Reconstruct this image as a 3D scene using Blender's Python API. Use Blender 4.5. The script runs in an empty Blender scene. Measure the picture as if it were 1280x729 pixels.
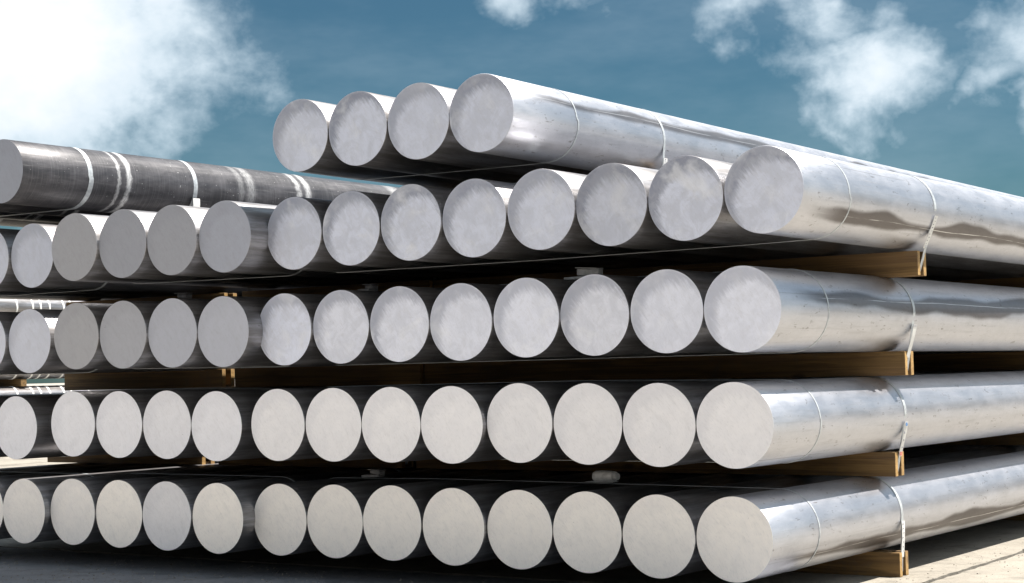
import bpy, bmesh, math, random
from mathutils import Matrix, Vector
random.seed(7)
S = bpy.context.scene
COL = S.collection
rad = math.radians

# ------------------------------------------------------------ camera
GZ = 0.23                                   # height of the bottom tier's centre line above the ground
CR = (0.8246392686, 0.5652249652, -0.0221543547)      # right
CD = (-0.0449293449, 0.0264076331, -0.9986410721)     # down
CF = (-0.5638718211, 0.8245140239, 0.0471719588)      # forward
cam = bpy.data.cameras.new('camera'); camo = bpy.data.objects.new('camera', cam); COL.objects.link(camo)
camo.matrix_world = Matrix(((CR[0], -CD[0], -CF[0], 2.30584), (CR[1], -CD[1], -CF[1], -4.95414),
                            (CR[2], -CD[2], -CF[2], 0.55369 + GZ), (0, 0, 0, 1)))
cam.sensor_width = 36; cam.lens = 36 * 2125.4 / 1280; cam.clip_start = 0.05; cam.clip_end = 5000
S.camera = camo
S.render.resolution_x = 1024; S.render.resolution_y = 583

# ------------------------------------------------------------ light
SUN = Vector((0.315, 0.31, 1.0)).normalized()          # towards the sun: right, a little behind the stack
sl = bpy.data.lights.new('sun', 'SUN'); sl.energy = 5.0; sl.angle = rad(0.5); sl.color = (1.0, 0.94, 0.865)
so = bpy.data.objects.new('sun', sl); COL.objects.link(so)
so.rotation_euler = SUN.to_track_quat('Z', 'Y').to_euler()
S.view_settings.view_transform = 'Standard'; S.view_settings.look = 'None'
S.view_settings.gamma = 1; S.view_settings.use_curve_mapping = False
S.view_settings.exposure = 1.08

# ------------------------------------------------------------ node helpers
class NT:
    def __init__(s, tree): s.t = tree; s.n = tree.nodes; s.l = tree.links; s.n.clear()
    def new(s, typ, **kw):
        n = s.n.new(typ)
        for k, v in kw.items(): setattr(n, k, v)
        return n
    def put(s, sock, v):
        if hasattr(v, 'is_output'): s.l.new(v, sock)
        elif v is not None: sock.default_value = v
    def m(s, op, a, b=None, c=None, clamp=False):
        n = s.n.new('ShaderNodeMath'); n.operation = op; n.use_clamp = clamp
        for i, x in enumerate((a, b, c)):
            if x is not None: s.put(n.inputs[i], x)
        return n.outputs[0]
    def vm(s, op, a, b=None, scale=None):
        n = s.n.new('ShaderNodeVectorMath'); n.operation = op
        s.put(n.inputs[0], a)
        if b is not None: s.put(n.inputs[1], b)
        if scale is not None: s.put(n.inputs['Scale'], scale)
        return n.outputs['Value'] if op in ('DOT_PRODUCT', 'LENGTH', 'DISTANCE') else n.outputs[0]
    def mix(s, f, a, b, blend='MIX'):
        n = s.n.new('ShaderNodeMix'); n.data_type = 'RGBA'; n.blend_type = blend
        s.put(n.inputs[0], f); s.put(n.inputs[6], a); s.put(n.inputs[7], b); return n.outputs[2]
    def noise(s, vec, scale, detail=3, rough=0.55, dist=0.0):
        n = s.n.new('ShaderNodeTexNoise'); s.put(n.inputs['Vector'], vec)
        n.inputs['Scale'].default_value = scale; n.inputs['Detail'].default_value = detail
        n.inputs['Roughness'].default_value = rough; n.inputs['Distortion'].default_value = dist
        return n.outputs[0]
    def smooth(s, v, a, b, lo=0.0, hi=1.0):
        n = s.n.new('ShaderNodeMapRange'); n.interpolation_type = 'SMOOTHSTEP'
        s.put(n.inputs[0], v); n.inputs[1].default_value = a; n.inputs[2].default_value = b
        n.inputs[3].default_value = lo; n.inputs[4].default_value = hi; return n.outputs[0]
    def mapping(s, vec, scale=(1, 1, 1), loc=(0, 0, 0)):
        n = s.n.new('ShaderNodeMapping'); s.put(n.inputs[0], vec)
        s.put(n.inputs['Scale'], scale); s.put(n.inputs['Location'], loc); return n.outputs[0]
    def bump(s, h, strength, dist, normal=None):
        n = s.n.new('ShaderNodeBump'); s.put(n.inputs['Height'], h); n.inputs['Strength'].default_value = strength
        n.inputs['Distance'].default_value = dist
        if normal is not None: s.put(n.inputs['Normal'], normal)
        return n.outputs[0]
def rgb(r, g, b): return (r, g, b, 1.0)

# ------------------------------------------------------------ sky
W = bpy.data.worlds.new('World'); S.world = W; W.use_nodes = True
w = NT(W.node_tree)
sky = w.new('ShaderNodeTexSky', sky_type='NISHITA'); sky.sun_disc = False
sky.sun_elevation = math.asin(SUN.z); sky.sun_rotation = math.atan2(SUN.x, SUN.y)
sky.air_density = 1.0; sky.dust_density = 1.0; sky.ozone_density = 1.0
D = w.new('ShaderNodeTexCoord').outputs['Generated']
def pixdir(x, y):
    v = Vector(CR) * ((x - 640) / 2125.4) + Vector(CD) * ((y - 364.5) / 2125.4) + Vector(CF)
    return v.normalized()
f1 = w.noise(w.mapping(D, (1, 1, 1.5)), 13.0, 8, 0.56, 0.2)
f2 = w.noise(w.mapping(D, (1, 1, 1.6), (3.1, 1.7, 0.4)), 4.2, 4, 0.5)
fine = w.noise(w.mapping(D, (1, 1, 1.3), (7.1, 2.7, 1.4)), 38.0, 6, 0.6, 0.3)
# the clouds over the yard: centre direction, half width, half height (radians), weight, greyness
CL = [((55, 35), .094, .082, 1.45), ((172, 72), .036, .062, 1.15), ((50, 160), .105, .042, .72), ((165, 140), .045, .04, .72),
      ((-80, 60), .10, .09, 1.4),
      ((645, -10), .022, .018, .74), ((950, -4), .045, .026, .82), ((1080, 84), .040, .042, 1.0), ((1110, 60), .05, .03, .55), ((1045, 12), .045, .028, .84),
      ((1130, 120), .03, .025, .5), ((1265, 55), .040, .036, .82), ((1235, 92), .04, .022, .7), ((1275, 128), .02, .012, .75),
      ((1420, 60), .08, .05, 1.1), ((860, -90), .14, .03, 1.0)]
wn = w.new('ShaderNodeTexNoise'); w.put(wn.inputs['Vector'], D); wn.inputs['Scale'].default_value = 16.0; wn.inputs['Detail'].default_value = 5; wn.inputs['Roughness'].default_value = .54
DW = w.vm('ADD', D, w.vm('SCALE', w.vm('SUBTRACT', wn.outputs['Color'], (.5, .5, .5)), None, .10))
dens = None
for (c, a, b, wt) in CL:
    d = pixdir(*c); r_ = Vector((d.y, -d.x, 0)).normalized(); u_ = r_.cross(d)
    off = w.vm('SUBTRACT', DW, tuple(d))
    p = w.vm('DOT_PRODUCT', off, tuple(r_ / a)); q = w.vm('DOT_PRODUCT', off, tuple(u_ / b))
    k = w.vm('DOT_PRODUCT', off, tuple(d * 3.0))
    s2 = w.m('ADD', w.m('MULTIPLY', p, p), w.m('MULTIPLY', q, q)); s2 = w.m('ADD', s2, w.m('MULTIPLY', k, k))
    g = w.m('MULTIPLY', w.m('EXPONENT', w.m('MULTIPLY', s2, -0.7)), wt)
    dens = g if dens is None else w.m('MAXIMUM', dens, g)
inside = w.m('MULTIPLY', w.m('SUBTRACT', w.vm('DOT_PRODUCT', D, CF), 0.90), 25.0, clamp=True)
gen = w.smooth(f2, 0.36, 0.60, 0.0, 1.2)                 # the same kind of scattered cloud all round
gen = w.m('MULTIPLY', gen, w.m('SUBTRACT', 1.0, inside))
dens = w.m('MAXIMUM', dens, gen)
nz = w.m('ADD', w.m('MULTIPLY', w.m('SUBTRACT', f1, 0.5), 1.15), w.m('MULTIPLY', w.m('SUBTRACT', fine, 0.5), 0.42))
dd = w.m('ADD', dens, nz)
cover = w.smooth(dd, 0.36, 1.0)
veil = w.smooth(w.noise(w.mapping(D, (1, 1, 3.0), (1.3, 5.0, 2.0)), 6.0, 5, 0.6), 0.40, 0.8, 0.0, 0.14)
cover = w.m('MAXIMUM', cover, veil)
thick = w.smooth(dd, 0.6, 1.45)
shade = w.smooth(w.noise(w.mapping(D, (1, 1, 1.4), (2.2, 0.3, 5.0)), 9.0, 5, 0.55), 0.35, 0.68)
ccol = w.mix(thick, rgb(3.9, 4.7, 5.3), rgb(6.0, 6.15, 6.3))
ccol = w.mix(w.m('MULTIPLY', shade, 0.5), ccol, rgb(3.4, 4.2, 4.8))
bluesky = w.mix(1.0, sky.outputs[0], rgb(0.165, 0.285, 0.315), 'MULTIPLY')
col = w.mix(cover, bluesky, ccol)
bg = w.new('ShaderNodeBackground'); w.put(bg.inputs[0], col); bg.inputs[1].default_value = 0.085
ow = w.new('ShaderNodeOutputWorld'); w.l.new(bg.outputs[0], ow.inputs[0])

# ------------------------------------------------------------ object helpers
def tag(o, label=None, cat=None, group=None, kind=None):
    if label: o['label'] = label
    if cat: o['category'] = cat
    if group: o['group'] = group
    if kind: o['kind'] = kind
    return o
def link(name, me, parent=None, loc=(0, 0, 0)):
    o = bpy.data.objects.new(name, me); COL.objects.link(o); o.location = loc
    if parent is not None: o.parent = parent
    return o
def mesh(name, verts, faces, mat, smooth=False):
    me = bpy.data.meshes.new(name); me.from_pydata([tuple(v) for v in verts], [], faces)
    if mat: me.materials.append(mat)
    if smooth:
        for p in me.polygons: p.use_smooth = True
    me.update(); return me
def bm_mesh(name, bm, mat, smooth=False):
    me = bpy.data.meshes.new(name); bm.to_mesh(me); bm.free()
    if mat: me.materials.append(mat)
    if smooth:
        for p in me.polygons: p.use_smooth = True
    return me
def box_mesh(name, x0, x1, y0, y1, z0, z1, mat, bev=0.0, seg=1):
    bm = bmesh.new(); bmesh.ops.create_cube(bm, size=1.0)
    for v in bm.verts:
        v.co = Vector(((x0 + x1) / 2 + v.co.x * (x1 - x0), (y0 + y1) / 2 + v.co.y * (y1 - y0), (z0 + z1) / 2 + v.co.z * (z1 - z0)))
    if bev: bmesh.ops.bevel(bm, geom=bm.edges[:], offset=bev, segments=seg, affect='EDGES')
    return bm_mesh(name, bm, mat)

# ------------------------------------------------------------ materials
def mat(name):
    m = bpy.data.materials.new(name); m.use_nodes = True; t = NT(m.node_tree)
    b = t.new('ShaderNodeBsdfPrincipled'); o = t.new('ShaderNodeOutputMaterial'); t.l.new(b.outputs[0], o.inputs[0])
    return m, t, b
def objco(t):
    co = t.new('ShaderNodeTexCoord').outputs['Object']; oi = t.new('ShaderNodeObjectInfo')
    rnd = oi.outputs['Random']; shift = t.new('ShaderNodeCombineXYZ')
    t.put(shift.inputs[0], t.m('MULTIPLY', rnd, 37.0)); t.put(shift.inputs[1], t.m('MULTIPLY', rnd, 91.0)); t.put(shift.inputs[2], t.m('MULTIPLY', rnd, 53.0))
    return co, t.vm('ADD', co, shift.outputs[0]), oi

def m_bar(dark=False):
    m, t, b = mat('dark_oxidised_bar' if dark else 'rolled_aluminium')
    co, cs, oi = objco(t)
    sx = t.new('ShaderNodeSeparateXYZ'); t.put(sx.inputs[0], co)
    # long drawn streaks, waves in the skin, fine turning marks round the bar
    streak = t.noise(t.mapping(cs, (22, 0.9, 22)), 3.0, 4, 0.6)
    fines = t.noise(t.mapping(cs, (60, 1.6, 60)), 4.0, 3, 0.6)
    rings = t.noise(t.mapping(cs, (1.2, 55, 1.2)), 3.0, 3, 0.6)
    wave = t.noise(t.mapping(cs, (5.0, 2.2, 5.0)), 1.6, 3, 0.5, 0.3)
    patch = t.noise(t.mapping(cs, (9, 3.2, 9)), 2.0, 5, 0.62, 0.4)
    blot = t.noise(t.mapping(cs, (16, 7, 16)), 3.0, 5, 0.65, 0.6)
    if dark:
        c = t.mix(t.smooth(patch, .35, .7), rgb(.040, .040, .046), rgb(.095, .093, .102))
        c = t.mix(t.smooth(rings, .45, .75, 0, .28), c, rgb(.22, .22, .23))
        c = t.mix(t.smooth(streak, .60, .78, 0, .40), c, rgb(.30, .30, .31))
        speck = t.noise(cs, 95.0, 2, .5); c = t.mix(t.smooth(speck, .70, .78, 0, .8), c, rgb(.6, .6, .6))
        # chalk bands rubbed round the bar
        band = None
        wob = t.m('MULTIPLY', t.m('SUBTRACT', t.noise(t.mapping(cs, (12, 4, 12)), 3.0, 3), .5), .03)
        yy = t.m('ADD', sx.outputs[1], wob)
        for (c0, hw, st) in ((.545, .010, .55), (.605, .015, .8), (1.34, .02, .2), (1.41, .03, .32), (1.765, .02, .5), (1.835, .022, .6), (2.6, .05, .3)):
            g = t.smooth(t.m('ABSOLUTE', t.m('SUBTRACT', yy, c0)), hw * .3, hw * 1.5, st, 0)
            band = g if band is None else t.m('MAXIMUM', band, g)
        rub = t.smooth(t.noise(t.mapping(cs, (20, 60, 20)), 2.0, 4, .7), .32, .55, .25, 1)
        c = t.mix(t.m('MULTIPLY', band, rub), c, rgb(.72, .73, .74))
        b.inputs['Metallic'].default_value = 0.25
        t.put(b.inputs['Base Color'], c); t.put(b.inputs['Roughness'], t.smooth(streak, .3, .7, .38, .55))
        bp = t.bump(fines, .25, .002); bp = t.bump(wave, .3, .01, bp); t.put(b.inputs['Normal'], bp)
        return m
    c = t.mix(t.smooth(patch, .3, .7), rgb(.60, .615, .665), rgb(.67, .68, .73))
    c = t.mix(t.smooth(streak, .50, .8, 0, .30), c, rgb(.36, .355, .36))
    mark = t.m('MULTIPLY', t.smooth(blot, .57, .70), t.smooth(fines, .40, .58))
    c = t.mix(t.m('MULTIPLY', mark, .75), c, rgb(.20, .19, .19))
    drip = t.m('MULTIPLY', t.smooth(rings, .62, .74), t.smooth(patch, .52, .66))
    c = t.mix(t.m('MULTIPLY', drip, .30), c, rgb(.34, .33, .33))
    # a few thin scored lines along the bar
    sc = t.noise(t.mapping(cs, (120, .35, 120)), 1.0, 2, .5); c = t.mix(t.smooth(sc, .70, .74, 0, .5), c, rgb(.25, .24, .24))
    # object colour R = angle of a rubbed, darkened stripe along the bar, G = its strength, B = streaky stain carrying the shade between bars
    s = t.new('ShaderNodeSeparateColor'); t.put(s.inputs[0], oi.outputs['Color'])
    gap_shade = t.smooth(t.noise(t.mapping(cs, (14, 1.1, 14)), 2.2, 5, .65), .30, .62, .55, 1.0)
    c = t.mix(t.m('MULTIPLY', s.outputs[2], gap_shade), c, rgb(.17, .16, .155))  # streaky brown stain, deepened to stand for shade between inner bars
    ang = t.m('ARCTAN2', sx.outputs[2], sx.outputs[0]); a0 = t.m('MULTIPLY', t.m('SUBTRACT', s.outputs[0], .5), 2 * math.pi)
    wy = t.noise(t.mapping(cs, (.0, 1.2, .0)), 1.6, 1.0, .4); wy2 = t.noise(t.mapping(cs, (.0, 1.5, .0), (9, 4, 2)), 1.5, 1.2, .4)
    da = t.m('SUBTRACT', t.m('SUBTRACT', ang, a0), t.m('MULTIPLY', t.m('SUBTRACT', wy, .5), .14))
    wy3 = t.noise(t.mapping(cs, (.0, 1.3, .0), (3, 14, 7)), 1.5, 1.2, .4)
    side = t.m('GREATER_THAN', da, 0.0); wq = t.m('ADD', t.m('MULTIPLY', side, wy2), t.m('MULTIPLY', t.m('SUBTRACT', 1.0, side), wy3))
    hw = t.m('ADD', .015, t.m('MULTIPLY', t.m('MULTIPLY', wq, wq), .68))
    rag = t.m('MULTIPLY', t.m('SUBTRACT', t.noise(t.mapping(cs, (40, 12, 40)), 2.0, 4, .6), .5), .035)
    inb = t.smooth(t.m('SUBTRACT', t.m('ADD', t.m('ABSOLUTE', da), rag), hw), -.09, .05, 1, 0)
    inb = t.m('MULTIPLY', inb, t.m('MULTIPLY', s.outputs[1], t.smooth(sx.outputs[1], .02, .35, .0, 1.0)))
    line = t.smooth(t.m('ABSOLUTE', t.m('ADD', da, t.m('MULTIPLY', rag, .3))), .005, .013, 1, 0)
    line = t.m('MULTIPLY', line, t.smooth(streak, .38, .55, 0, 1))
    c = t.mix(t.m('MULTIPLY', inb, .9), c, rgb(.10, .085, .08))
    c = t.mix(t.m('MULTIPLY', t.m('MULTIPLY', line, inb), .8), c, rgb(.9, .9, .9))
    t.put(b.inputs['Base Color'], c)
    b.inputs['Metallic'].default_value = 0.93
    t.put(b.inputs['Roughness'], t.m('ADD', t.smooth(patch, .3, .75, .39, .46), t.smooth(streak, .4, .8, 0.0, .04)))
    tg = t.new('ShaderNodeTangent', direction_type='RADIAL', axis='Y'); t.put(b.inputs['Tangent'], tg.outputs[0])   # drawn metal: grain runs along the bar
    b.inputs['Anisotropic'].default_value = .35
    bp = t.bump(wave, .07, .02); bp = t.bump(streak, .16, .002, bp); bp = t.bump(rings, .06, .001, bp)
    t.put(b.inputs['Normal'], bp)
    g = t.new('ShaderNodeBsdfGlossy'); t.put(g.inputs['Color'], c); t.put(g.inputs['Roughness'], t.smooth(patch, .3, .75, .12, .2)); t.put(g.inputs['Normal'], bp)
    mx = t.new('ShaderNodeMixShader'); t.put(mx.inputs[0], t.smooth(blot, .3, .7, .10, .02)); t.l.new(b.outputs[0], mx.inputs[1]); t.l.new(g.outputs[0], mx.inputs[2])
    o = [q for q in m.node_tree.nodes if q.type == 'OUTPUT_MATERIAL'][0]; t.l.new(mx.outputs[0], o.inputs[0])
    return m

def m_end():
    """sawn face: object colour R = tone, G = strength of the dull crescent, B = warmth"""
    m, t, b = mat('sawn_aluminium_end')
    co, cs, oi = objco(t)
    s = t.new('ShaderNodeSeparateColor'); t.put(s.inputs[0], oi.outputs['Color'])
    tone, cres, warm = s.outputs
    rnd = oi.outputs['Random']
    sx = t.new('ShaderNodeSeparateXYZ'); t.put(sx.inputs[0], co)
    x, z = sx.outputs[0], sx.outputs[2]
    # sweep of the saw: arcs about a point off to the lower left
    arcx = t.m('ADD', x, .42); arcz = t.m('ADD', z, .30)
    rr = t.m('SQRT', t.m('ADD', t.m('MULTIPLY', arcx, arcx), t.m('MULTIPLY', arcz, arcz)))
    cxyz = t.new('ShaderNodeCombineXYZ'); t.put(cxyz.inputs[0], t.m('ADD', rr, t.m('MULTIPLY', rnd, 30.0)))
    t.put(cxyz.inputs[1], t.m('MULTIPLY', t.m('ARCTAN2', arcz, arcx), .12))
    saw = t.noise(cxyz.outputs[0], 260.0, 3, .6)
    sawb = t.noise(cxyz.outputs[0], 60.0, 3, .6)
    cloud = t.noise(cs, 9.0, 4, .6, .4)
    mott = t.noise(cs, 30.0, 5, .65)
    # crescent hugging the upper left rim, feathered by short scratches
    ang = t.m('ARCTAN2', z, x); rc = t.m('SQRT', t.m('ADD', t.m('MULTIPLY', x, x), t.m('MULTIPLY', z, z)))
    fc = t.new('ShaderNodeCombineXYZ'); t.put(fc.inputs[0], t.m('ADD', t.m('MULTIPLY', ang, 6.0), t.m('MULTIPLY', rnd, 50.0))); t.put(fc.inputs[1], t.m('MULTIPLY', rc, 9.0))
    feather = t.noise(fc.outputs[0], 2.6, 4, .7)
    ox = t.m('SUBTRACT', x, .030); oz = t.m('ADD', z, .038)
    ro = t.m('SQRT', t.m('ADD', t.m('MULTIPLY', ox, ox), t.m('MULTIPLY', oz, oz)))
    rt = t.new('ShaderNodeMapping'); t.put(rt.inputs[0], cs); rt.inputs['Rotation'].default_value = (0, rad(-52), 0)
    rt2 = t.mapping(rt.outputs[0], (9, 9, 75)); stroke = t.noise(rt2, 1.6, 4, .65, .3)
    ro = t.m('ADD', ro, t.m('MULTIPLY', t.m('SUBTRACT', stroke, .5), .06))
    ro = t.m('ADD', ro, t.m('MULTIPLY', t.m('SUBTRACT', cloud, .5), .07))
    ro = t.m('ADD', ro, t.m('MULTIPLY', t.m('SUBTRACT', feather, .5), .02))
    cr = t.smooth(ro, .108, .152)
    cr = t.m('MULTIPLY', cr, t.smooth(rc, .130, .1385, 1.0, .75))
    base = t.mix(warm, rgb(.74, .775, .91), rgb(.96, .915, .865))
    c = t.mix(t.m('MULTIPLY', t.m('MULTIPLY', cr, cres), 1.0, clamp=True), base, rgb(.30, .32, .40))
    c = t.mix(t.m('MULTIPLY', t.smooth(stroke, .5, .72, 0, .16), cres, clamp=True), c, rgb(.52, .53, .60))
    cl2 = t.noise(t.mapping(cs, (1, 1, 1), (5, 3, 8)), 14.0, 6, .68, .8)
    c = t.mix(t.m('MULTIPLY', t.smooth(cl2, .40, .62, .45, 0), t.m('ADD', t.m('MULTIPLY', cres, .85), .08)), c, rgb(.50, .52, .60))
    c = t.mix(t.m('MULTIPLY', t.smooth(cloud, .5, .72, 0, .5), cres), c, rgb(.90, .91, .96))
    c = t.mix(t.smooth(mott, .42, .72, 0, .10), c, rgb(.55, .54, .55))
    c = t.mix(t.smooth(saw, .5, .72, 0, .20), c, rgb(.45, .45, .48))
    c = t.mix(t.smooth(sawb, .5, .7, 0, .12), c, rgb(.5, .49, .50))
    spot = t.noise(cs, 62.0, 2, .5); c = t.mix(t.smooth(spot, .76, .80, 0, .5), c, rgb(.30, .29, .29))
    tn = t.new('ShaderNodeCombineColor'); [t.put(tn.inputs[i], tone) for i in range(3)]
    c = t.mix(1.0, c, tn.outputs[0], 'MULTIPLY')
    t.put(b.inputs['Base Color'], c)
    b.inputs['Metallic'].default_value = 0.2
    b.inputs['Specular IOR Level'].default_value = 0.4
    t.put(b.inputs['Roughness'], t.smooth(sawb, .3, .7, .50, .62))
    bp = t.bump(saw, .10, .0008); bp = t.bump(sawb, .08, .002, bp); t.put(b.inputs['Normal'], bp)
    return m

def m_wood(name='sawn_pine', ca=(.235, .14, .048), cb=(.115, .066, .024)):
    m, t, b = mat(name)
    co, cs, oi = objco(t)
    g = t.noise(t.mapping(cs, (2.2, 55, 60)), 1.0, 5, .6, .8)
    g2 = t.noise(t.mapping(cs, (1.0, 9, 10)), 1.5, 4, .6)
    c = t.mix(t.smooth(g, .35, .65), rgb(*ca), rgb(*cb))
    c = t.mix(t.smooth(g2, .45, .75, 0, .6), c, rgb(.20, .12, .06))
    g3 = t.noise(t.mapping(cs, (1.4, 90, 110)), 1.0, 3, .7, .3); c = t.mix(t.smooth(g3, .62, .70, 0, .8), c, rgb(.07, .045, .03))
    st = t.noise(cs, 7.0, 5, .7); c = t.mix(t.smooth(st, .52, .70, 0, .55), c, rgb(.13, .095, .06))
    kn = t.new('ShaderNodeTexVoronoi'); t.put(kn.inputs['Vector'], t.mapping(cs, (3.2, 7, 9))); kn.inputs['Scale'].default_value = 1.0
    c = t.mix(t.smooth(kn.outputs['Distance'], .05, .13, .75, 0), c, rgb(.06, .035, .02))
    t.put(b.inputs['Base Color'], c); b.inputs['Roughness'].default_value = .75
    t.put(b.inputs['Normal'], t.bump(g, .4, .002)); return m

def m_strap():
    m, t, b = mat('galvanised_strap')
    co, cs, oi = objco(t)
    n = t.noise(cs, 45.0, 4, .6)
    t.put(b.inputs['Base Color'], t.mix(t.smooth(n, .4, .7), rgb(.60, .64, .66), rgb(.42, .45, .48)))
    b.inputs['Metallic'].default_value = .35; b.inputs['Roughness'].default_value = .42
    t.put(b.inputs['Normal'], t.bump(n, .2, .001)); return m
def m_plain(name, c, r, c2=None, sc=30, metal=0.0):
    m, t, b = mat(name); co, cs, oi = objco(t); n = t.noise(cs, sc, 4, .6)
    t.put(b.inputs['Base Color'], t.mix(t.smooth(n, .35, .7), rgb(*c), rgb(*(c2 or [k * .7 for k in c]))))
    b.inputs['Roughness'].default_value = r; b.inputs['Metallic'].default_value = metal
    t.put(b.inputs['Normal'], t.bump(n, .2, .002)); return m
def m_concrete(name, ca, cb, cc, bstr=.5):
    m, t, b = mat(name)
    geo = t.new('ShaderNodeNewGeometry').outputs['Position']
    big = t.noise(geo, 1.3, 5, .6, .3); mid = t.noise(geo, 9.0, 6, .65); fin = t.noise(geo, 90.0, 5, .7)
    vo = t.new('ShaderNodeTexVoronoi'); t.put(vo.inputs['Vector'], geo); vo.inputs['Scale'].default_value = 140.0
    c = t.mix(t.smooth(big, .35, .7), rgb(*ca), rgb(*cb))
    c = t.mix(t.smooth(mid, .45, .75, 0, .55), c, rgb(*cc))
    c = t.mix(t.smooth(fin, .5, .72, 0, .5), c, rgb(*[k * .5 for k in cc]))
    c = t.mix(t.smooth(vo.outputs['Distance'], .1, .3, .25, 0), c, rgb(*[min(1, k * 1.3) for k in ca]))
    ck = t.noise(t.mapping(geo, (1, 1, 1), (4, 2, 0)), 1.1, 5, .55, 1.2)
    c = t.mix(t.smooth(t.m('ABSOLUTE', t.m('SUBTRACT', ck, .5)), .0005, .0035, .35, 0), c, rgb(.07, .06, .05))
    pit = t.noise(t.mapping(geo, (1, 1, 1), (9, 1, 4)), 46.0, 3, .7); pitm = t.smooth(pit, .665, .71)
    c = t.mix(t.m('MULTIPLY', pitm, .5), c, rgb(.085, .07, .055))
    stn = t.noise(t.mapping(geo, (1, 1, 1), (2, 8, 4)), 3.4, 6, .7, .5); c = t.mix(t.smooth(stn, .52, .66, 0, .5), c, rgb(*[k * .62 for k in cc]))
    mid = t.m('SUBTRACT', mid, t.m('MULTIPLY', pitm, .5))
    t.put(b.inputs['Base Color'], c); b.inputs['Roughness'].default_value = .9
    bp = t.bump(mid, bstr, .01); bp = t.bump(fin, bstr, .004, bp); t.put(b.inputs['Normal'], bp); return m

M_BAR, M_DARK, M_END, M_WOOD, M_STRAP = m_bar(), m_bar(True), m_end(), m_wood(), m_strap()
M_GRAIN = m_wood('pine_end_grain', (.56, .36, .14), (.40, .24, .085))
M_PAPER = m_plain('white_label_paper', (.82, .82, .80), .6, (.74, .74, .73), 20)
M_INK = m_plain('label_ink', (.28, .28, .33), .6); M_RED = m_plain('label_red_ink', (.62, .22, .18), .6); M_BLUE = m_plain('label_blue_ink', (.12, .25, .50), .6)
M_PAD = m_plain('grey_wrapping_sheet', (.74, .75, .76), .55, (.55, .56, .57), 40)
M_PADD = m_plain('dark_wrapping_sheet', (.30, .30, .31), .6, (.18, .18, .19), 40)
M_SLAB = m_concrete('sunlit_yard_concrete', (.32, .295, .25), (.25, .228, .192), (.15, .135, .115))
M_SHADETONE = m_concrete('shade_toned_front_slab', (.22, .22, .23), (.17, .17, .18), (.12, .12, .125))  # front strip coloured darker and cooler, standing in for the stack's shade
M_BOUNCE = m_concrete('bounce_concrete', (.56, .51, .44), (.48, .44, .38), (.38, .345, .30))  # unseen slabs further forward, made paler to bounce light onto the cut ends
M_GRND = m_concrete('yard_ground', (.37, .342, .305), (.30, .275, .245), (.28, .245, .20))
M_JOINT = m_plain('joint_filler', (.05, .045, .04), .9)

# ------------------------------------------------------------ ground
g = 900
gr = link('ground', mesh('ground', [(-g, -g, -.035), (g, -g, -.035), (g, g, -.035), (-g, g, -.035)], [(0, 1, 2, 3)], M_GRND)); tag(gr, kind='structure')
jt = link('joint_bed', mesh('joint_bed', [(-21, -16, -.028), (21, -16, -.028), (21, 26, -.028), (-21, 26, -.028)], [(0, 1, 2, 3)], M_JOINT), gr)
def slab_mesh(x0, x1, y0, y1):
    """a slab with slightly ragged arrises"""
    bm = bmesh.new(); n = 110; ring = []
    rr = random.Random(int(x0 * 97 + y0 * 13))
    for (ax, ay, bx, by) in ((x0, y0, x1, y0), (x1, y0, x1, y1), (x1, y1, x0, y1), (x0, y1, x0, y0)):
        for i in range(n):
            f = i / n; j = rr.uniform(0, .010) + (rr.uniform(0, .022) if rr.random() < .2 else 0)
            x = ax + (bx - ax) * f; y = ay + (by - ay) * f
            cx, cy = (x0 + x1) / 2, (y0 + y1) / 2
            x -= j * (1 if x > cx else -1) if abs(x - x0) < 1e-6 or abs(x - x1) < 1e-6 else 0
            y -= j * (1 if y > cy else -1) if abs(y - y0) < 1e-6 or abs(y - y1) < 1e-6 else 0
            ring.append((x, y))
    top = [bm.verts.new((x, y, 0.0)) for x, y in ring]; bot = [bm.verts.new((x, y, -.027)) for x, y in ring]
    bm.faces.new(top)
    for i in range(len(top)): bm.faces.new((top[i], bot[i], bot[(i + 1) % len(top)], top[(i + 1) % len(top)]))
    return bm_mesh('concrete_slab', bm, M_SHADETONE if (y0 > -1.5 and y1 < 1 and x1 < .1) else (M_BOUNCE if y1 < 0 else M_SLAB))  # shade-coloured strip by the stack, light-bouncing slabs beyond it
def grit(name, n, seed, area, sz, material, label_kind='stuff'):
    rr = random.Random(seed); vs = []; fs = []
    for _ in range(n):
        x, y = area(rr); s_ = rr.uniform(*sz); b0 = len(vs); a0 = rr.uniform(0, 6.28)
        for q in range(5):
            a = a0 + q * 1.2566 + rr.uniform(-.3, .3); vs.append((x + s_ * math.cos(a) * rr.uniform(.6, 1.2), y + s_ * math.sin(a) * rr.uniform(.6, 1.2), .0003))
        for q in range(5): v = vs[b0 + q]; vs.append((x + (v[0] - x) * .6, y + (v[1] - y) * .6, s_ * rr.uniform(.5, .9)))
        for q in range(5): j = (q + 1) % 5; fs.append((b0 + q, b0 + j, b0 + 5 + j, b0 + 5 + q))
        fs.append(tuple(b0 + 5 + q for q in range(5)))
    o = link(name, mesh(name, vs, fs, material)); tag(o, kind='stuff'); return o
M_GRIT = m_plain('grit_stone', (.30, .27, .23), .9, (.12, .10, .09), 60)
tag(grit('grit', 450, 3, lambda r: (.055 + abs(r.gauss(0, .16)) * r.choice((-1, 1)), r.uniform(.2, 5)), (.001, .004), M_GRIT), 'loose grit scattered along the joint in the sunlit concrete', 'grit')
tag(grit('gravel_dust', 2600, 4, lambda r: (r.uniform(-5, .9), r.uniform(-1.0, .3)), (.0015, .0055), M_GRIT), 'loose grit on the shaded pavement in front of the cut ends', 'grit')
xs = [-20.95, -15.95, -10.95, -5.95, .055, 5.05, 10.05, 15.05, 20.05]; ys = [-15, -8, -.64, .42, 6.6, 12.6, 18.6, 25]
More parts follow.
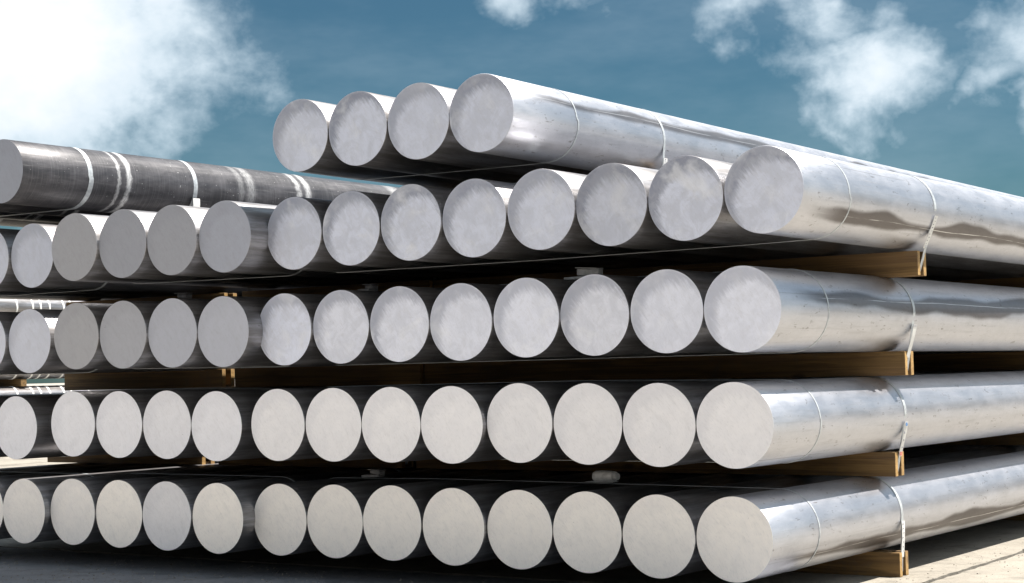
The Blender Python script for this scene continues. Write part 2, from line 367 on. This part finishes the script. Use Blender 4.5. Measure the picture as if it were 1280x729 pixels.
for i in range(len(xs) - 1):
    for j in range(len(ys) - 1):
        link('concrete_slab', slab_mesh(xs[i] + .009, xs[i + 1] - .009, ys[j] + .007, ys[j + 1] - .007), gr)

# ------------------------------------------------------------ bars
R = .1395; BL = 6.2; BH = .0905
def bar_meshes(material):
    n = 128; vs = []; fs = []
    prof = [(R - .0012, 0.0004), (R, .0022), (R, .4), (R, 1.5), (R, 3.0), (R, 4.6), (R, BL - .002), (R - .0012, BL)]
    for (r, y) in prof:
        for i in range(n): a = 2 * math.pi * i / n; vs.append((r * math.cos(a), y, r * math.sin(a)))
    for k in range(len(prof) - 1):
        for i in range(n): fs.append((k * n + i, k * n + (i + 1) % n, (k + 1) * n + (i + 1) % n, (k + 1) * n + i))
    me = mesh('bar', vs, fs, material, True)
    return me
def end_mesh():
    n = 128; vs = [(0, 0, 0)]; fs = []
    for r, y in ((R * .5, 0), (R - .0012, 0.0)):
        for i in range(n): a = 2 * math.pi * i / n; vs.append((r * math.cos(a), y, r * math.sin(a)))
    for i in range(n):
        j = (i + 1) % n
        fs.append((0, 1 + i, 1 + j)); fs.append((1 + i, 1 + n + i, 1 + n + j, 1 + j))
    base = len(vs)
    for i in range(n): a = 2 * math.pi * i / n; vs.append(((R - .0012) * math.cos(a), .0004, (R - .0012) * math.sin(a)))
    for i in range(n):
        j = (i + 1) % n; fs.append((1 + n + i, base + i, base + j, 1 + n + j))
    return mesh('cut_end', vs, fs, M_END)
ME_BAR, ME_DARK, ME_END = bar_meshes(M_BAR), bar_meshes(M_DARK), end_mesh()
proto = {}
def place_bar(x, y, z, r, yaw, tone, cres, warm, label, group, dark=False, name_key='', idx=0, top=0):
    key = dark
    if key not in proto:
        b = link('dark_metal_bar' if dark else 'aluminium_bar', ME_DARK if dark else ME_BAR); e = link('cut_end', ME_END, b); back = link('cut_end', ME_END, b)
        back.location = (0, BL, 0); back.rotation_euler = (0, 0, math.pi)
        proto[key] = (b, e, back)
    else:
        pb, pe, pk = proto[key]
        b = pb.copy(); COL.objects.link(b)
        e = pe.copy(); COL.objects.link(e); e.parent = b
        back = pk.copy(); COL.objects.link(back); back.parent = b
    b.location = (x, y, z + GZ); b.rotation_euler = (0, 0, -yaw); b.scale = (r / R, 1, r / R)
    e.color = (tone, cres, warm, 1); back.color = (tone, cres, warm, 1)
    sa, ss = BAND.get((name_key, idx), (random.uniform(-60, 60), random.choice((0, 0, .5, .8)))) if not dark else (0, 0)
    b.color = (sa / 360 + .5, ss, 0 if (idx == top or dark) else .86, 1)  # inner bars darkened whole, standing in for shade in the gaps
    tag(b, label, 'metal bar', group)
    return b
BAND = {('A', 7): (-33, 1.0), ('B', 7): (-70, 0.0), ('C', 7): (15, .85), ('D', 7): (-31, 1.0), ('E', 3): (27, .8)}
YAW = dict(A=.012, B=.012, C=.020, D=.012, E=-.004, a=.012, b=.012, c=.016, d=.012)
BARS = {
 'A': [(-2.2016,.0043,.0005,.1395),(-1.9223,.003,.0025,.1396),(-1.6452,.0018,.0052,.1394),(-1.3601,-.0025,.0012,.1398),(-1.0776,.006,-.0001,.1397),(-.7978,.005,.0004,.1397),(-.5144,-.0015,-.0031,.1395),(-.2351,.0007,-.0031,.1392)],
 'B': [(-2.1617,-.0435,.3693,.1395),(-1.8822,-.0427,.3698,.1392),(-1.6016,-.0481,.3698,.1394),(-1.3221,-.0519,.3693,.1393),(-1.0406,-.0353,.3751,.1397),(-.7607,-.0338,.3715,.1393),(-.4797,-.0408,.368,.1393),(-.1986,-.0462,.3668,.1395)],
 'C': [(-2.1249,-.0375,.7367,.1399),(-1.8453,-.0336,.7374,.1396),(-1.5643,-.0349,.7382,.1398),(-1.2848,-.0349,.7362,.1399),(-1.0022,-.0358,.7416,.14),(-.7245,-.0323,.7405,.1395),(-.4435,-.0339,.7422,.1396),(-.1629,-.04,.7385,.1401)],
 'D': [(-2.0142,-.0979,1.0984,.1392),(-1.7341,-.0969,1.0991,.139),(-1.451,-.1014,1.1015,.1393),(-1.1722,-.0966,1.0982,.1396),(-.8837,-.1055,1.1072,.1395),(-.6068,-.0997,1.1036,.1394),(-.3275,-.0974,1.1038,.1391),(-.0427,-.1078,1.1086,.1389)],
 'E': [(-1.977,-.0971,1.4692,.1388),(-1.697,-.0935,1.4681,.1391),(-1.4159,-.0902,1.4674,.1396),(-1.1361,-.0897,1.468,.1393)],
 'a': [(-3.3128,-.0613,.005,.1398),(-3.0332,-.0586,.004,.1397),(-2.7537,-.0611,.0039,.1396),(-2.4721,-.0591,.0025,.1397)],
 'b': [(-3.3474,-.0241,.3736,.1395),(-3.0653,-.0237,.3712,.1399),(-2.7853,-.0229,.3695,.1399),(-2.5039,-.0265,.3639,.14)],
 'c': [(-3.2173,-.1157,.7435,.1396),(-2.9375,-.1146,.7411,.1397),(-2.6579,-.1104,.7392,.1396),(-2.3792,-.1103,.7358,.1394)],
 'd': [(-3.1193,-.2071,1.1063,.1397),(-2.8417,-.1996,1.1043,.139),(-2.5633,-.1995,1.1013,.1391),(-2.2855,-.1912,1.0979,.139)],
 'i': [(-3.5947,-.085,.002,.139)] , 'j': [(-3.7238,-.0157,.357,.139)], 'k': [(-3.5637,-.0723,.7325,.139)], 'l': [(-3.5232,-.0871,1.0994,.139)],
 'm': [(-3.641,-.1492,1.4692,.1395)],
}
# the bundles cut by the left edge of the picture run on to the left
for k in 'ijklm':
    x, y, z, r = BARS[k][0]; n = 4
    BARS[k] = [(x - .281 * q, y + random.uniform(-.01, .02), z, r) for q in range(n - 1, 0, -1)] + [(x, y, z, r)]
    YAW[k] = .012 if k != 'm' else .004
ORD = ['first', 'second', 'third', 'fourth', 'fifth', 'sixth', 'seventh', 'eighth']
#            tone, crescent, warm
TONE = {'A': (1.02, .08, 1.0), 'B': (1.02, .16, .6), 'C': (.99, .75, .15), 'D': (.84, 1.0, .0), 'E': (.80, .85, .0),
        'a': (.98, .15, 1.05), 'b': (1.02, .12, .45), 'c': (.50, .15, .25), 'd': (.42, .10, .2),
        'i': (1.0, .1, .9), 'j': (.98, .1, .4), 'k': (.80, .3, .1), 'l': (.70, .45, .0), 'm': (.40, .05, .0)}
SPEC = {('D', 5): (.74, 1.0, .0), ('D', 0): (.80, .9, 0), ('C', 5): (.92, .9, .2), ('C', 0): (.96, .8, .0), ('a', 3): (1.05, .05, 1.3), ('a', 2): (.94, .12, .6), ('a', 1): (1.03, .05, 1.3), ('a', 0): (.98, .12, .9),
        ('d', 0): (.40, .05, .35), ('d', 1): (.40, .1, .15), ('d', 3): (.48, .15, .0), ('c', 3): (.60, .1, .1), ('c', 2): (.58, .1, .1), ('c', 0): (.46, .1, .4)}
TIER = {'A': 'bottom tier', 'B': 'second tier up', 'C': 'third tier up', 'D': 'fourth tier up', 'E': 'top row of four',
        'a': 'bottom tier', 'b': 'second tier up', 'c': 'third tier up', 'd': 'fourth tier up'}
LOOK = {'A': 'clean warm pale end', 'B': 'smooth pale end', 'C': 'brushed end with dull upper rim', 'D': 'bluish end with scratched dark rim', 'E': 'scuffed bluish end against the sky',
        'a': 'warm cream end', 'b': 'pale smooth end', 'c': 'dull mid grey end', 'd': 'dark grey end'}
FAR = {'i': 'bottom tier', 'j': 'second tier up', 'k': 'third tier up', 'l': 'fourth tier up'}
for k, L in BARS.items():
    n = len(L)
    for i, (x, y, z, r) in enumerate(L):
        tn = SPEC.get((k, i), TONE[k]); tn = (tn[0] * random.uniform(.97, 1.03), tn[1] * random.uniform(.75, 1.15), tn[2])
        pos = ORD[n - 1 - i]
        if k in 'ABCDE':
            if i == n - 1: lab = 'aluminium bar, %s, rightmost of the %s with its whole side showing' % (LOOK[k], TIER[k])
            else: lab = 'aluminium bar, %s, %s from right in the %s' % (LOOK[k], pos, TIER[k])
            gp = 'aluminium bars of the wide right hand stack'
        elif k in 'abcd':
            lab = 'aluminium bar, %s, %s of four in narrow middle bundle, %s' % (LOOK[k], pos + ' from right', TIER[k]); gp = 'aluminium bars of the narrow middle bundles'
        elif k in 'ijkl':
            lab = 'aluminium bar, %s from right in the far left bundle, %s' % (pos, FAR[k]); gp = 'aluminium bars of the far left bundles'
        else:
            lab = 'dark weathered bar with white chalk bands on top at far left' if i == n - 1 else 'dark weathered bar, %s from right in the chalk banded top bundle' % pos
            gp = 'dark bars on top at the left'
        lab = ' '.join(lab.split()[:16])
        place_bar(x, y, z, r, YAW[k], *tn, lab, gp, dark=(k == 'm'), name_key=k, idx=i, top=(n - 1 if k in 'ABCDE' else -1))

# ------------------------------------------------------------ timber bearers: two boards with a filler between, strap runs in the slot
def bearer(x0, x1, yc, ztop, label, h=BH, group='timber bearers between the tiers'):
    """x1 = right end"""
    root = link('timber_bearer', None, None, ((x0 + x1) / 2, yc, ztop + GZ - h)); tag(root, label, 'timber beam', group)
    hl = (x1 - x0) / 2; g_ = .0005
    ba = link('board', box_mesh('board', -hl, hl, -.046, -.020, g_, h - g_, M_WOOD, .0015), root)
    bb = link('board', box_mesh('board', -hl, hl - .002, .016, .044, g_, h - g_, M_WOOD, .0015), root)
    link('filler_block', box_mesh('filler_block', -hl + .03, hl - .05, -.0195, .0155, .004, h - .004, M_WOOD), root)
    link('strap_rest', box_mesh('strap_rest', hl - .049, hl - .012, -.0195, .0155, .003, .014, M_WOOD), root)
    end_grain(ba); end_grain(bb)
    return root
def end_grain(o):
    me = o.data; me.materials.append(M_GRAIN)
    for p in me.polygons:
        if abs(p.normal.x) > .9: p.material_index = 1
def span(k): L = BARS[k]; return L[0][0] - L[0][3], L[-1][0] + L[-1][3]
BY = {'A': 1.056, 'B': 1.028, 'C': 1.031, 'D': .985, 'E': .985, 'a': 1.00, 'b': 1.02, 'c': 1.0, 'd': .96, 'i': 1.0, 'j': 1.02, 'k': 1.0, 'l': .98, 'm': .95}
NM = {'A': 'lit end under rightmost bottom bar, resting on the concrete', 'B': 'lit end jutting below the second tier of the right stack', 'C': 'lit end below the third tier of the right stack',
      'D': 'lit end below the fourth tier of the right stack', 'E': 'hidden under the top row of four bars'}
LV = {'a': 'bottom tier', 'b': 'second tier', 'c': 'third tier', 'd': 'fourth tier', 'i': 'bottom tier', 'j': 'second tier', 'k': 'third tier', 'l': 'fourth tier', 'm': 'chalk banded dark bar'}
for k in BARS:
    x0, x1 = span(k); zt = (0, .3695, .739, 1.1, 1.468)[{'A': 0, 'B': 1, 'C': 2, 'D': 3, 'E': 4, 'a': 0, 'b': 1, 'c': 2, 'd': 3, 'i': 0, 'j': 1, 'k': 2, 'l': 3, 'm': 4}[k]] - R
    h = BH
    below = {'B': 'A', 'C': 'B', 'D': 'C', 'E': 'D', 'b': 'a', 'c': 'b', 'd': 'c', 'j': 'i', 'k': 'j', 'l': 'k', 'm': 'l'}.get(k)
    end = x1 + {'A': .004, 'B': -.026, 'C': -.022, 'D': -.054}.get(k, -.006)
    for q, dy in enumerate((0, 2.35, 4.5)):
        place = ('near', 'middle', 'far')[q]
        sh = math.sin(YAW[k]) * (BY[k] + dy)
        zz = zt - .0008
        hh = h if below else (zz + GZ) - .0
        if k in 'ABCDE': lb = 'tan sawn timber bearer, ' + (NM[k] if q == 0 else 'dark in shade, %s one under %s' % (place, {'A': 'the bottom tier of the right stack', 'B': 'the second tier', 'C': 'the third tier', 'D': 'the fourth tier', 'E': 'the top row'}[k]))
        else: lb = 'timber bearer in shade under the %s of the %s, %s end' % (LV[k], 'middle bundle' if k in 'abcd' else 'far left bundle', place)
        bearer(x0 + .004 + sh, end + sh, BY[k] + dy, zz, ' '.join(lb.split()[:16]), h=min(hh, h) if below else hh)

# ------------------------------------------------------------ straps
def hull_path(L, rr, beam=None):
    """closed strap line round a row of bars (x, z), optionally down round the bearer below"""
    pts = []; x0, _, z0, r0 = L[0]; x1, _, z1, r1 = L[-1]
    N = 14
    for x, _, z, r in L: pts.append((x, z + r + rr))                      # over the tops
    for i in range(1, N): a = math.pi / 2 - (math.pi / 2) * i / N; pts.append((x1 + (r1 + rr) * math.cos(a), z1 + (r1 + rr) * math.sin(a)))
    pts.append((x1 + r1 + rr, z1))
    if beam:
        bx0, bx1, zt, h = beam
        pts += [(bx1 - .012, zt - h + .017), (bx1 - .018, zt - h + .0155), (bx1 - .045, zt - h + .0152)]
        pts += [(bx0 + .012, zt - h + .0152), (x0 - r0 - rr, z0)]
        pts = [p for p in pts]
    else:
        for i in range(1, N): a = -(math.pi / 2) * i / N; pts.append((x1 + (r1 + rr) * math.cos(a), z1 + (r1 + rr) * math.sin(a)))
        for x, _, z, r in reversed(L): pts.append((x, z - r - rr))
        for i in range(1, N): a = -math.pi / 2 - (math.pi / 2) * i / N; pts.append((x0 + (r0 + rr) * math.cos(a), z0 + (r0 + rr) * math.sin(a)))
        pts.append((x0 - r0 - rr, z0))
    for i in range(1, N): a = math.pi - (math.pi / 2) * i / N; pts.append((x0 + (r0 + rr) * math.cos(a), z0 + (r0 + rr) * math.sin(a)))
    return pts
def hull2(pts, closed_top=True):
    """convex hull, so the strap bridges the dips between bars"""
    P = sorted(set((round(a, 6), round(b, 6)) for a, b in pts))
    def half(P):
        h = []
        for p in P:
            while len(h) >= 2 and (h[-1][0] - h[-2][0]) * (p[1] - h[-2][1]) - (h[-1][1] - h[-2][1]) * (p[0] - h[-2][0]) <= 1e-12: h.pop()
            h.append(p)
        return h
    lo = half(P); up = half(P[::-1]); return (lo[:-1] + up[:-1])[::-1]
def ribbon(name, pts, width, thick, material, yfun):
    n = len(pts); vs = []; fs = []
    for i in range(n):
        a = Vector(pts[i - 1]); b = Vector(pts[(i + 1) % n]); t = (b - a).normalized(); nn = Vector((t.y, -t.x))
        p = Vector(pts[i]); 
        if nn.dot(p - cen) < 0: nn = -nn
        yc = yfun(p.x, p.y)
        for (dn, dy) in ((0, -width / 2), (thick, -width / 2), (thick, width / 2), (0, width / 2)):
            q = p + nn * dn; vs.append((q.x, yc + dy, q.y))
    for i in range(n):
        j = (i + 1) % n
        for e in range(4): fs.append((i * 4 + e, i * 4 + (e + 1) % 4, j * 4 + (e + 1) % 4, j * 4 + e))
    return mesh(name, vs, fs, material)
cen = Vector((0, 0))
def strap(k, y, wide, label, beam=None, seals=(), tagm=None, skew=0.0):
    """root stands at the middle of the bundle at height of its bars"""
    global cen
    L = [(x + math.sin(YAW[k]) * (y - yy), yy, z, r) for (x, yy, z, r) in BARS[k]]
    xm = (L[0][0] + L[-1][0]) / 2; zm = L[0][2]; cen = Vector((0, 0))
    Lr = [(x - xm, yy, z - zm, r) for (x, yy, z, r) in L]
    bm_ = None if beam is None else (beam[0] - xm, beam[1] - xm, beam[2] - zm, beam[3])
    pts = hull_path(Lr, .0006, bm_)
    if beam is None: pts = hull2(pts)
    else:
        up = [p for p in pts]; pts = hull2_keep(up)
    span_x = Lr[-1][0] - Lr[0][0]
    yf = lambda px, pz: skew * (px / max(span_x, .1)) + (skew * .5 if pz < 0 else 0) * .4
    me = ribbon('strap', pts, wide, .0011, M_STRAP, yf)
    root = link('metal_strap', me, None, (xm, y, zm + GZ)); tag(root, label, 'strap', 'steel straps round the bundles')
    for (sx_, kind) in seals:
        i = min(range(len(Lr)), key=lambda i: abs(Lr[i][0] + xm - sx_)); px = sx_ - xm; pz = max(z + r for (x, _, z, r) in Lr) + .002
        link('seal', seal_mesh(kind), root, (px, yf(px, 1), pz))
    if tagm:
        for (nm, me2, loc) in tagm(Lr, bm_): link(nm, me2, root, loc)
    return root
def hull2_keep(pts):
    return [p for p in hull2([q for q in pts])]
def seal_mesh(kind):
    """grey packing nipped under the strap: a folded sheet, or a short roll with its end flattened"""
    rr = random.Random(kind); bm = bmesh.new()
    def slab(cx, cy, cz, lx, ly, lz, tilt, yaw, bev=.0015):
        r = bmesh.ops.create_cube(bm, size=1.0); M = Matrix.Translation((cx, cy, cz)) @ Matrix.Rotation(yaw, 4, 'Z') @ Matrix.Rotation(tilt, 4, 'Y') @ Matrix.Diagonal((lx, ly, lz, 1))
        bmesh.ops.transform(bm, matrix=M, verts=r['verts'])
        ed = {e for v in r['verts'] for e in v.link_edges}; bmesh.ops.bevel(bm, geom=list(ed), offset=bev, segments=1, affect='EDGES')
    if kind == 2:                                                   # the roll
        n = 18; R0, L = .022, .094; prev = None
        for k, (x, s) in enumerate(((-.5, .55), (-.49, .95), (-.2, 1.0), (.18, .98), (.36, .92), (.37, .62), (.5, .60), (.505, .3))):
            row = [bm.verts.new((x * L, math.cos(2 * math.pi * q / n) * R0 * s * 1.25, .021 + math.sin(2 * math.pi * q / n) * R0 * s * .92 + rr.uniform(-.0008, .0008))) for q in range(n)]
            if prev:
                for q in range(n): bm.faces.new((prev[q], prev[(q + 1) % n], row[(q + 1) % n], row[q]))
            else: bm.faces.new(row[::-1])
            prev = row
        bm.faces.new(prev); slab(-.02, .0, .0015, .11, .05, .002, .0, .1, .0003)
    else:
        k = {3: 1.15, 6: .8, 7: .7, 4: .6, 1: .7}.get(kind, .8)
        slab(-.012 * k, 0, .006, .115 * k, .05, .010, rr.uniform(-.05, .05), rr.uniform(-.2, .2))
        slab(.012 * k, .006, .011 + .012 * k, .080 * k, .034, .021 * k, rr.uniform(.02, .10), rr.uniform(-.3, .3), .003)
        slab(.012 * k, .0, .0145 + .022 * k, .092 * k, .040, .003, rr.uniform(.0, .12), rr.uniform(-.2, .2), .0008)
    bmesh.ops.recalc_face_normals(bm, faces=bm.faces)
    return bm_mesh('seal', bm, M_PAD if kind in (2, 3) else M_PADD)

def label_parts(zlo, zhi, w_, marks, lean=0.0):
    """paper label folded over the strap at the bar's right side"""
    def fn(L, beam):
        x1, _, z1, r1 = L[-1]; X = x1 + r1 + .0035; out = []
        xe = x1 + r1 + (0 if not beam else (beam[1] - .012 - x1 - r1) * min(1, -zlo / .212)) + .003
        vs = []; fs = []; n = 6
        for i in range(n + 1):
            f = i / n; z = z1 + zhi + (zlo - zhi) * f; b_ = .0012 * math.sin(f * 5.1) ; x = X + (xe - X) * f + b_
            y = lean * f
            for (dx, dy) in ((0, -w_ / 2), (.0012, -w_ / 2), (.0012, w_ / 2), (0, w_ / 2)): vs.append((x + dx, y + dy, z))
        for i in range(n):
            for e in range(4): fs.append((i * 4 + e, i * 4 + (e + 1) % 4, i * 4 + 4 + (e + 1) % 4, i * 4 + 4 + e))
        fs += [(0, 1, 2, 3), (n * 4 + 3, n * 4 + 2, n * 4 + 1, n * 4)]
        out.append(('paper_label', mesh('paper_label', vs, fs, M_PAPER), (0, 0, 0)))
        for (f0, f1, y0, y1, m_) in marks:
            za = z1 + zhi + (zlo - zhi) * f0; zb = z1 + zhi + (zlo - zhi) * f1
            fm = (f0 + f1) / 2; xx = X + (xe - X) * fm + .0012 * math.sin(fm * 5.1) + .0016
            yc = lean * fm
            out.append(('printed_mark', box_mesh('printed_mark', xx, xx + .0004, yc + y0 * w_, yc + y1 * w_, min(za, zb), max(za, zb), m_), (0, 0, 0)))
        return out
    return fn
def print_rows(n, seed, m_=None):
    rr = random.Random(seed); o = []
    for i in range(n):
        f = .06 + .88 * i / n; a = rr.uniform(-.38, .1); b_ = a + rr.uniform(.12, .35)
        o.append((f, f + .3 / n * rr.uniform(.5, 1), a, min(.42, b_), m_ or M_INK))
    return o
def beam_of(k):
    x0, x1 = span(k); zt = (0, .3695, .739, 1.1, 1.468)['ABCDE'.index(k)] - R if k in 'ABCDE' else (0, .3695, .739, 1.1)['abcd'.index(k)] - R
    sh = math.sin(YAW[k]) * BY[k]
    end = x1 + {'A': .004, 'B': -.026, 'C': -.022, 'D': -.054}.get(k, -.006)
    return (x0 + .004 + sh, end + sh, zt - .0008, BH)
TN = {'A': 'bottom tier of the right stack', 'B': 'second tier of the right stack', 'C': 'third tier of the right stack', 'D': 'fourth tier of the right stack', 'E': 'top row of four bars',
      'a': 'middle bundle, bottom tier', 'b': 'middle bundle, second tier', 'c': 'middle bundle, third tier', 'd': 'middle bundle, fourth tier'}
S1Y = {'A': .345, 'B': .285, 'C': .290, 'D': .200, 'E': .292, 'a': .30, 'b': .28, 'c': .22, 'd': .15}
SEAL = {'A': [(-.92, 2), (-2.0, 1)], 'C': [(-.955, 3), (-1.96, 4)], 'c': [(-2.93, 6)]}
LAB = {'A': (-.158, -.025, .027, print_rows(7, 1), 0.004), 'B': (-.155, -.028, .028, print_rows(4, 2) + [(.0, .12, -.3, .3, M_BLUE), (.80, .98, -.42, .42, M_RED)], 0.0),
       'C': (-.165, -.045, .030, [(.02, .05, -.4, .4, M_INK)], -.012), 'D': (-.14, -.025, .030, print_rows(9, 3) + [(.86, .97, -.4, .4, M_PAD)], -.006)}
for k in 'ABCDEabcd':
    strap(k, S1Y[k], .008, 'narrow steel strap nearest the cut ends, round the ' + TN[k], seals=SEAL.get(k, ()), skew={'A': .0, 'E': .05, 'D': .06}.get(k, .02))
    if k == 'E':
        strap(k, BY[k], .016, 'steel strap with white label hanging below the top row of four bars', beam=(span('E')[0] + .004, span('E')[1] - .01, 1.468 - R - .0008, BH - .012),
              tagm=label_parts(-.135, -.075, .030, print_rows(3, 9)))
    else:
        tm = None
        if k in LAB: z0, z1, w_, mk, ln = LAB[k]; tm = label_parts(z0, z1, w_, mk, ln)
        strap(k, BY[k], .021, ('steel strap with white paper label at bearer end, ' if k in 'ABCD' else 'steel strap round bars and bearer, ') + TN[k], beam=beam_of(k), tagm=tm)
# dark top bundle: two wide pale straps, a white tag on the second
strap('m', .205, .026, 'wide pale strap round the chalk banded dark bars, nearest the end', skew=.03)
strap('m', .875, .026, 'wide pale strap with white tag on the chalk banded dark bars', tagm=label_parts(-.135, -.055, .045, []))
for k, nme in (('i', 'bottom'), ('j', 'second'), ('k', 'third'), ('l', 'fourth')):
    strap(k, .25, .013, 'narrow steel strap round the %s tier of the far left bundle' % nme)

# ------------------------------------------------------------ next stack across the yard, seen through the gaps at the far left
def far_bar(x, y, z, label):
    b = proto[False][0].copy(); COL.objects.link(b); b.location = (x, y, z); b.scale = (1, 1, 1)
    for q in (1, 2):
        e = proto[False][q].copy(); COL.objects.link(e); e.parent = b; e.color = (.9, .3, .3, 1)
    tag(b, label, 'metal bar', 'aluminium bars of the stack across the yard')
    n = 40; me = FARBAND
    for yy in (FBY if x > FX - .1 else ()): link('strap_band', me, b, (0, yy, 0))
    return b
n = 40; vs = []; fs = []
for (r, y) in ((R + .001, -.014), (R + .004, -.012), (R + .004, .012), (R + .001, .014)):
    for i in range(n): a = 2 * math.pi * i / n; vs.append((r * math.cos(a), y, r * math.sin(a)))
for kk in range(3):
    for i in range(n): fs.append((kk * n + i, kk * n + (i + 1) % n, (kk + 1) * n + (i + 1) % n, (kk + 1) * n + i))
FARBAND = mesh('strap_band', vs, fs, M_PAPER, True)
FBY = [.4, 1.1, 1.9, 2.6, 2.9, 3.1, 3.38, 3.62, 3.74, 3.88, 4.1, 4.22, 4.5, 5.3]
FX = -14.6
for lv in range(5):
    for c in range(4):
        far_bar(FX - .285 * c, 5.4, .2295 + .3695 * lv, 'banded aluminium bar in stack across the yard, %s tier, %s' % (ORD[lv], ('front', 'second', 'third', 'rear')[c]))
    for q in range(3):
        root = link('timber_bearer', box_mesh('timber_bearer', -.99, .14, -.045, .045, 0, .0895, M_WOOD, .002), None, (FX, 6.3 + 2.6 * q, .3695 * lv + .0002))
        tag(root, 'timber bearer of the stack across the yard, %s tier, %s' % (ORD[lv], ('near end', 'middle', 'far end')[q]), 'timber beam', 'timber bearers across the yard')

# ------------------------------------------------------------ dark block added outside the frame on the right, darkens the horizon mirrored in bars
M_ADDED_DARK = m_plain('added_block_dark', (.07, .075, .08), .6, (.10, .10, .10), 2)
wr = link('added_horizon_block', None, None, (9, 46, 0)); wr.rotation_euler = (0, 0, rad(-78)); tag(wr, 'added dark block out of frame at right, darkening the horizon the bars reflect', 'added block')
link('added_block_wall', box_mesh('added_block_wall', -1, 9, -10, 40, 0, 5.2, M_ADDED_DARK), wr)
link('added_block_roof', mesh('added_block_roof', [(-1.3, -10.3, 5.2), (9.3, -10.3, 5.2), (9.3, 40.3, 5.2), (-1.3, 40.3, 5.2), (4, -10.3, 6.6), (4, 40.3, 6.6)], [(0, 3, 5, 4), (1, 4, 5, 2), (0, 4, 1), (3, 2, 5)], M_ADDED_DARK), wr)
M_ADDED_DOOR = m_plain('added_block_door_tone', (.10, .105, .11), .5); M_BLK = m_plain('blocker_black', (.035, .033, .03), .8)  # near-black so the added block behind the camera sends no light back
for y in (-4, 8, 20, 32):
    link('added_block_door', box_mesh('added_block_door', -1.06, -1.004, y, y + 4, .02, 4.0, M_ADDED_DOOR), wr)
# unseen dark block added behind the photographer to keep the gaps between tiers dark
w2 = link('added_gap_block', None, None, (-4, -8.5, 0)); tag(w2, 'added unseen dark block behind the photographer, keeping light out of the gaps between tiers', 'added block')
link('added_block_wall', box_mesh('added_block_wall', -34, 30, -7, 0, 0, 2.3, M_BLK), w2)
link('added_block_roof', mesh('added_block_roof', [(-34.4, .3, 2.3), (30.4, .3, 2.3), (30.4, -7.3, 2.3), (-34.4, -7.3, 2.3), (-34.4, -3.5, 2.9), (30.4, -3.5, 2.9)], [(0, 1, 5, 4), (3, 4, 5, 2), (0, 4, 3), (1, 2, 5)], M_ADDED_DARK), w2)
for x in (-26, -14, -2, 10, 22):
    link('added_block_door', box_mesh('added_block_door', x, x + 3.2, .004, .05, .02, 2.1, M_ADDED_DOOR), w2)
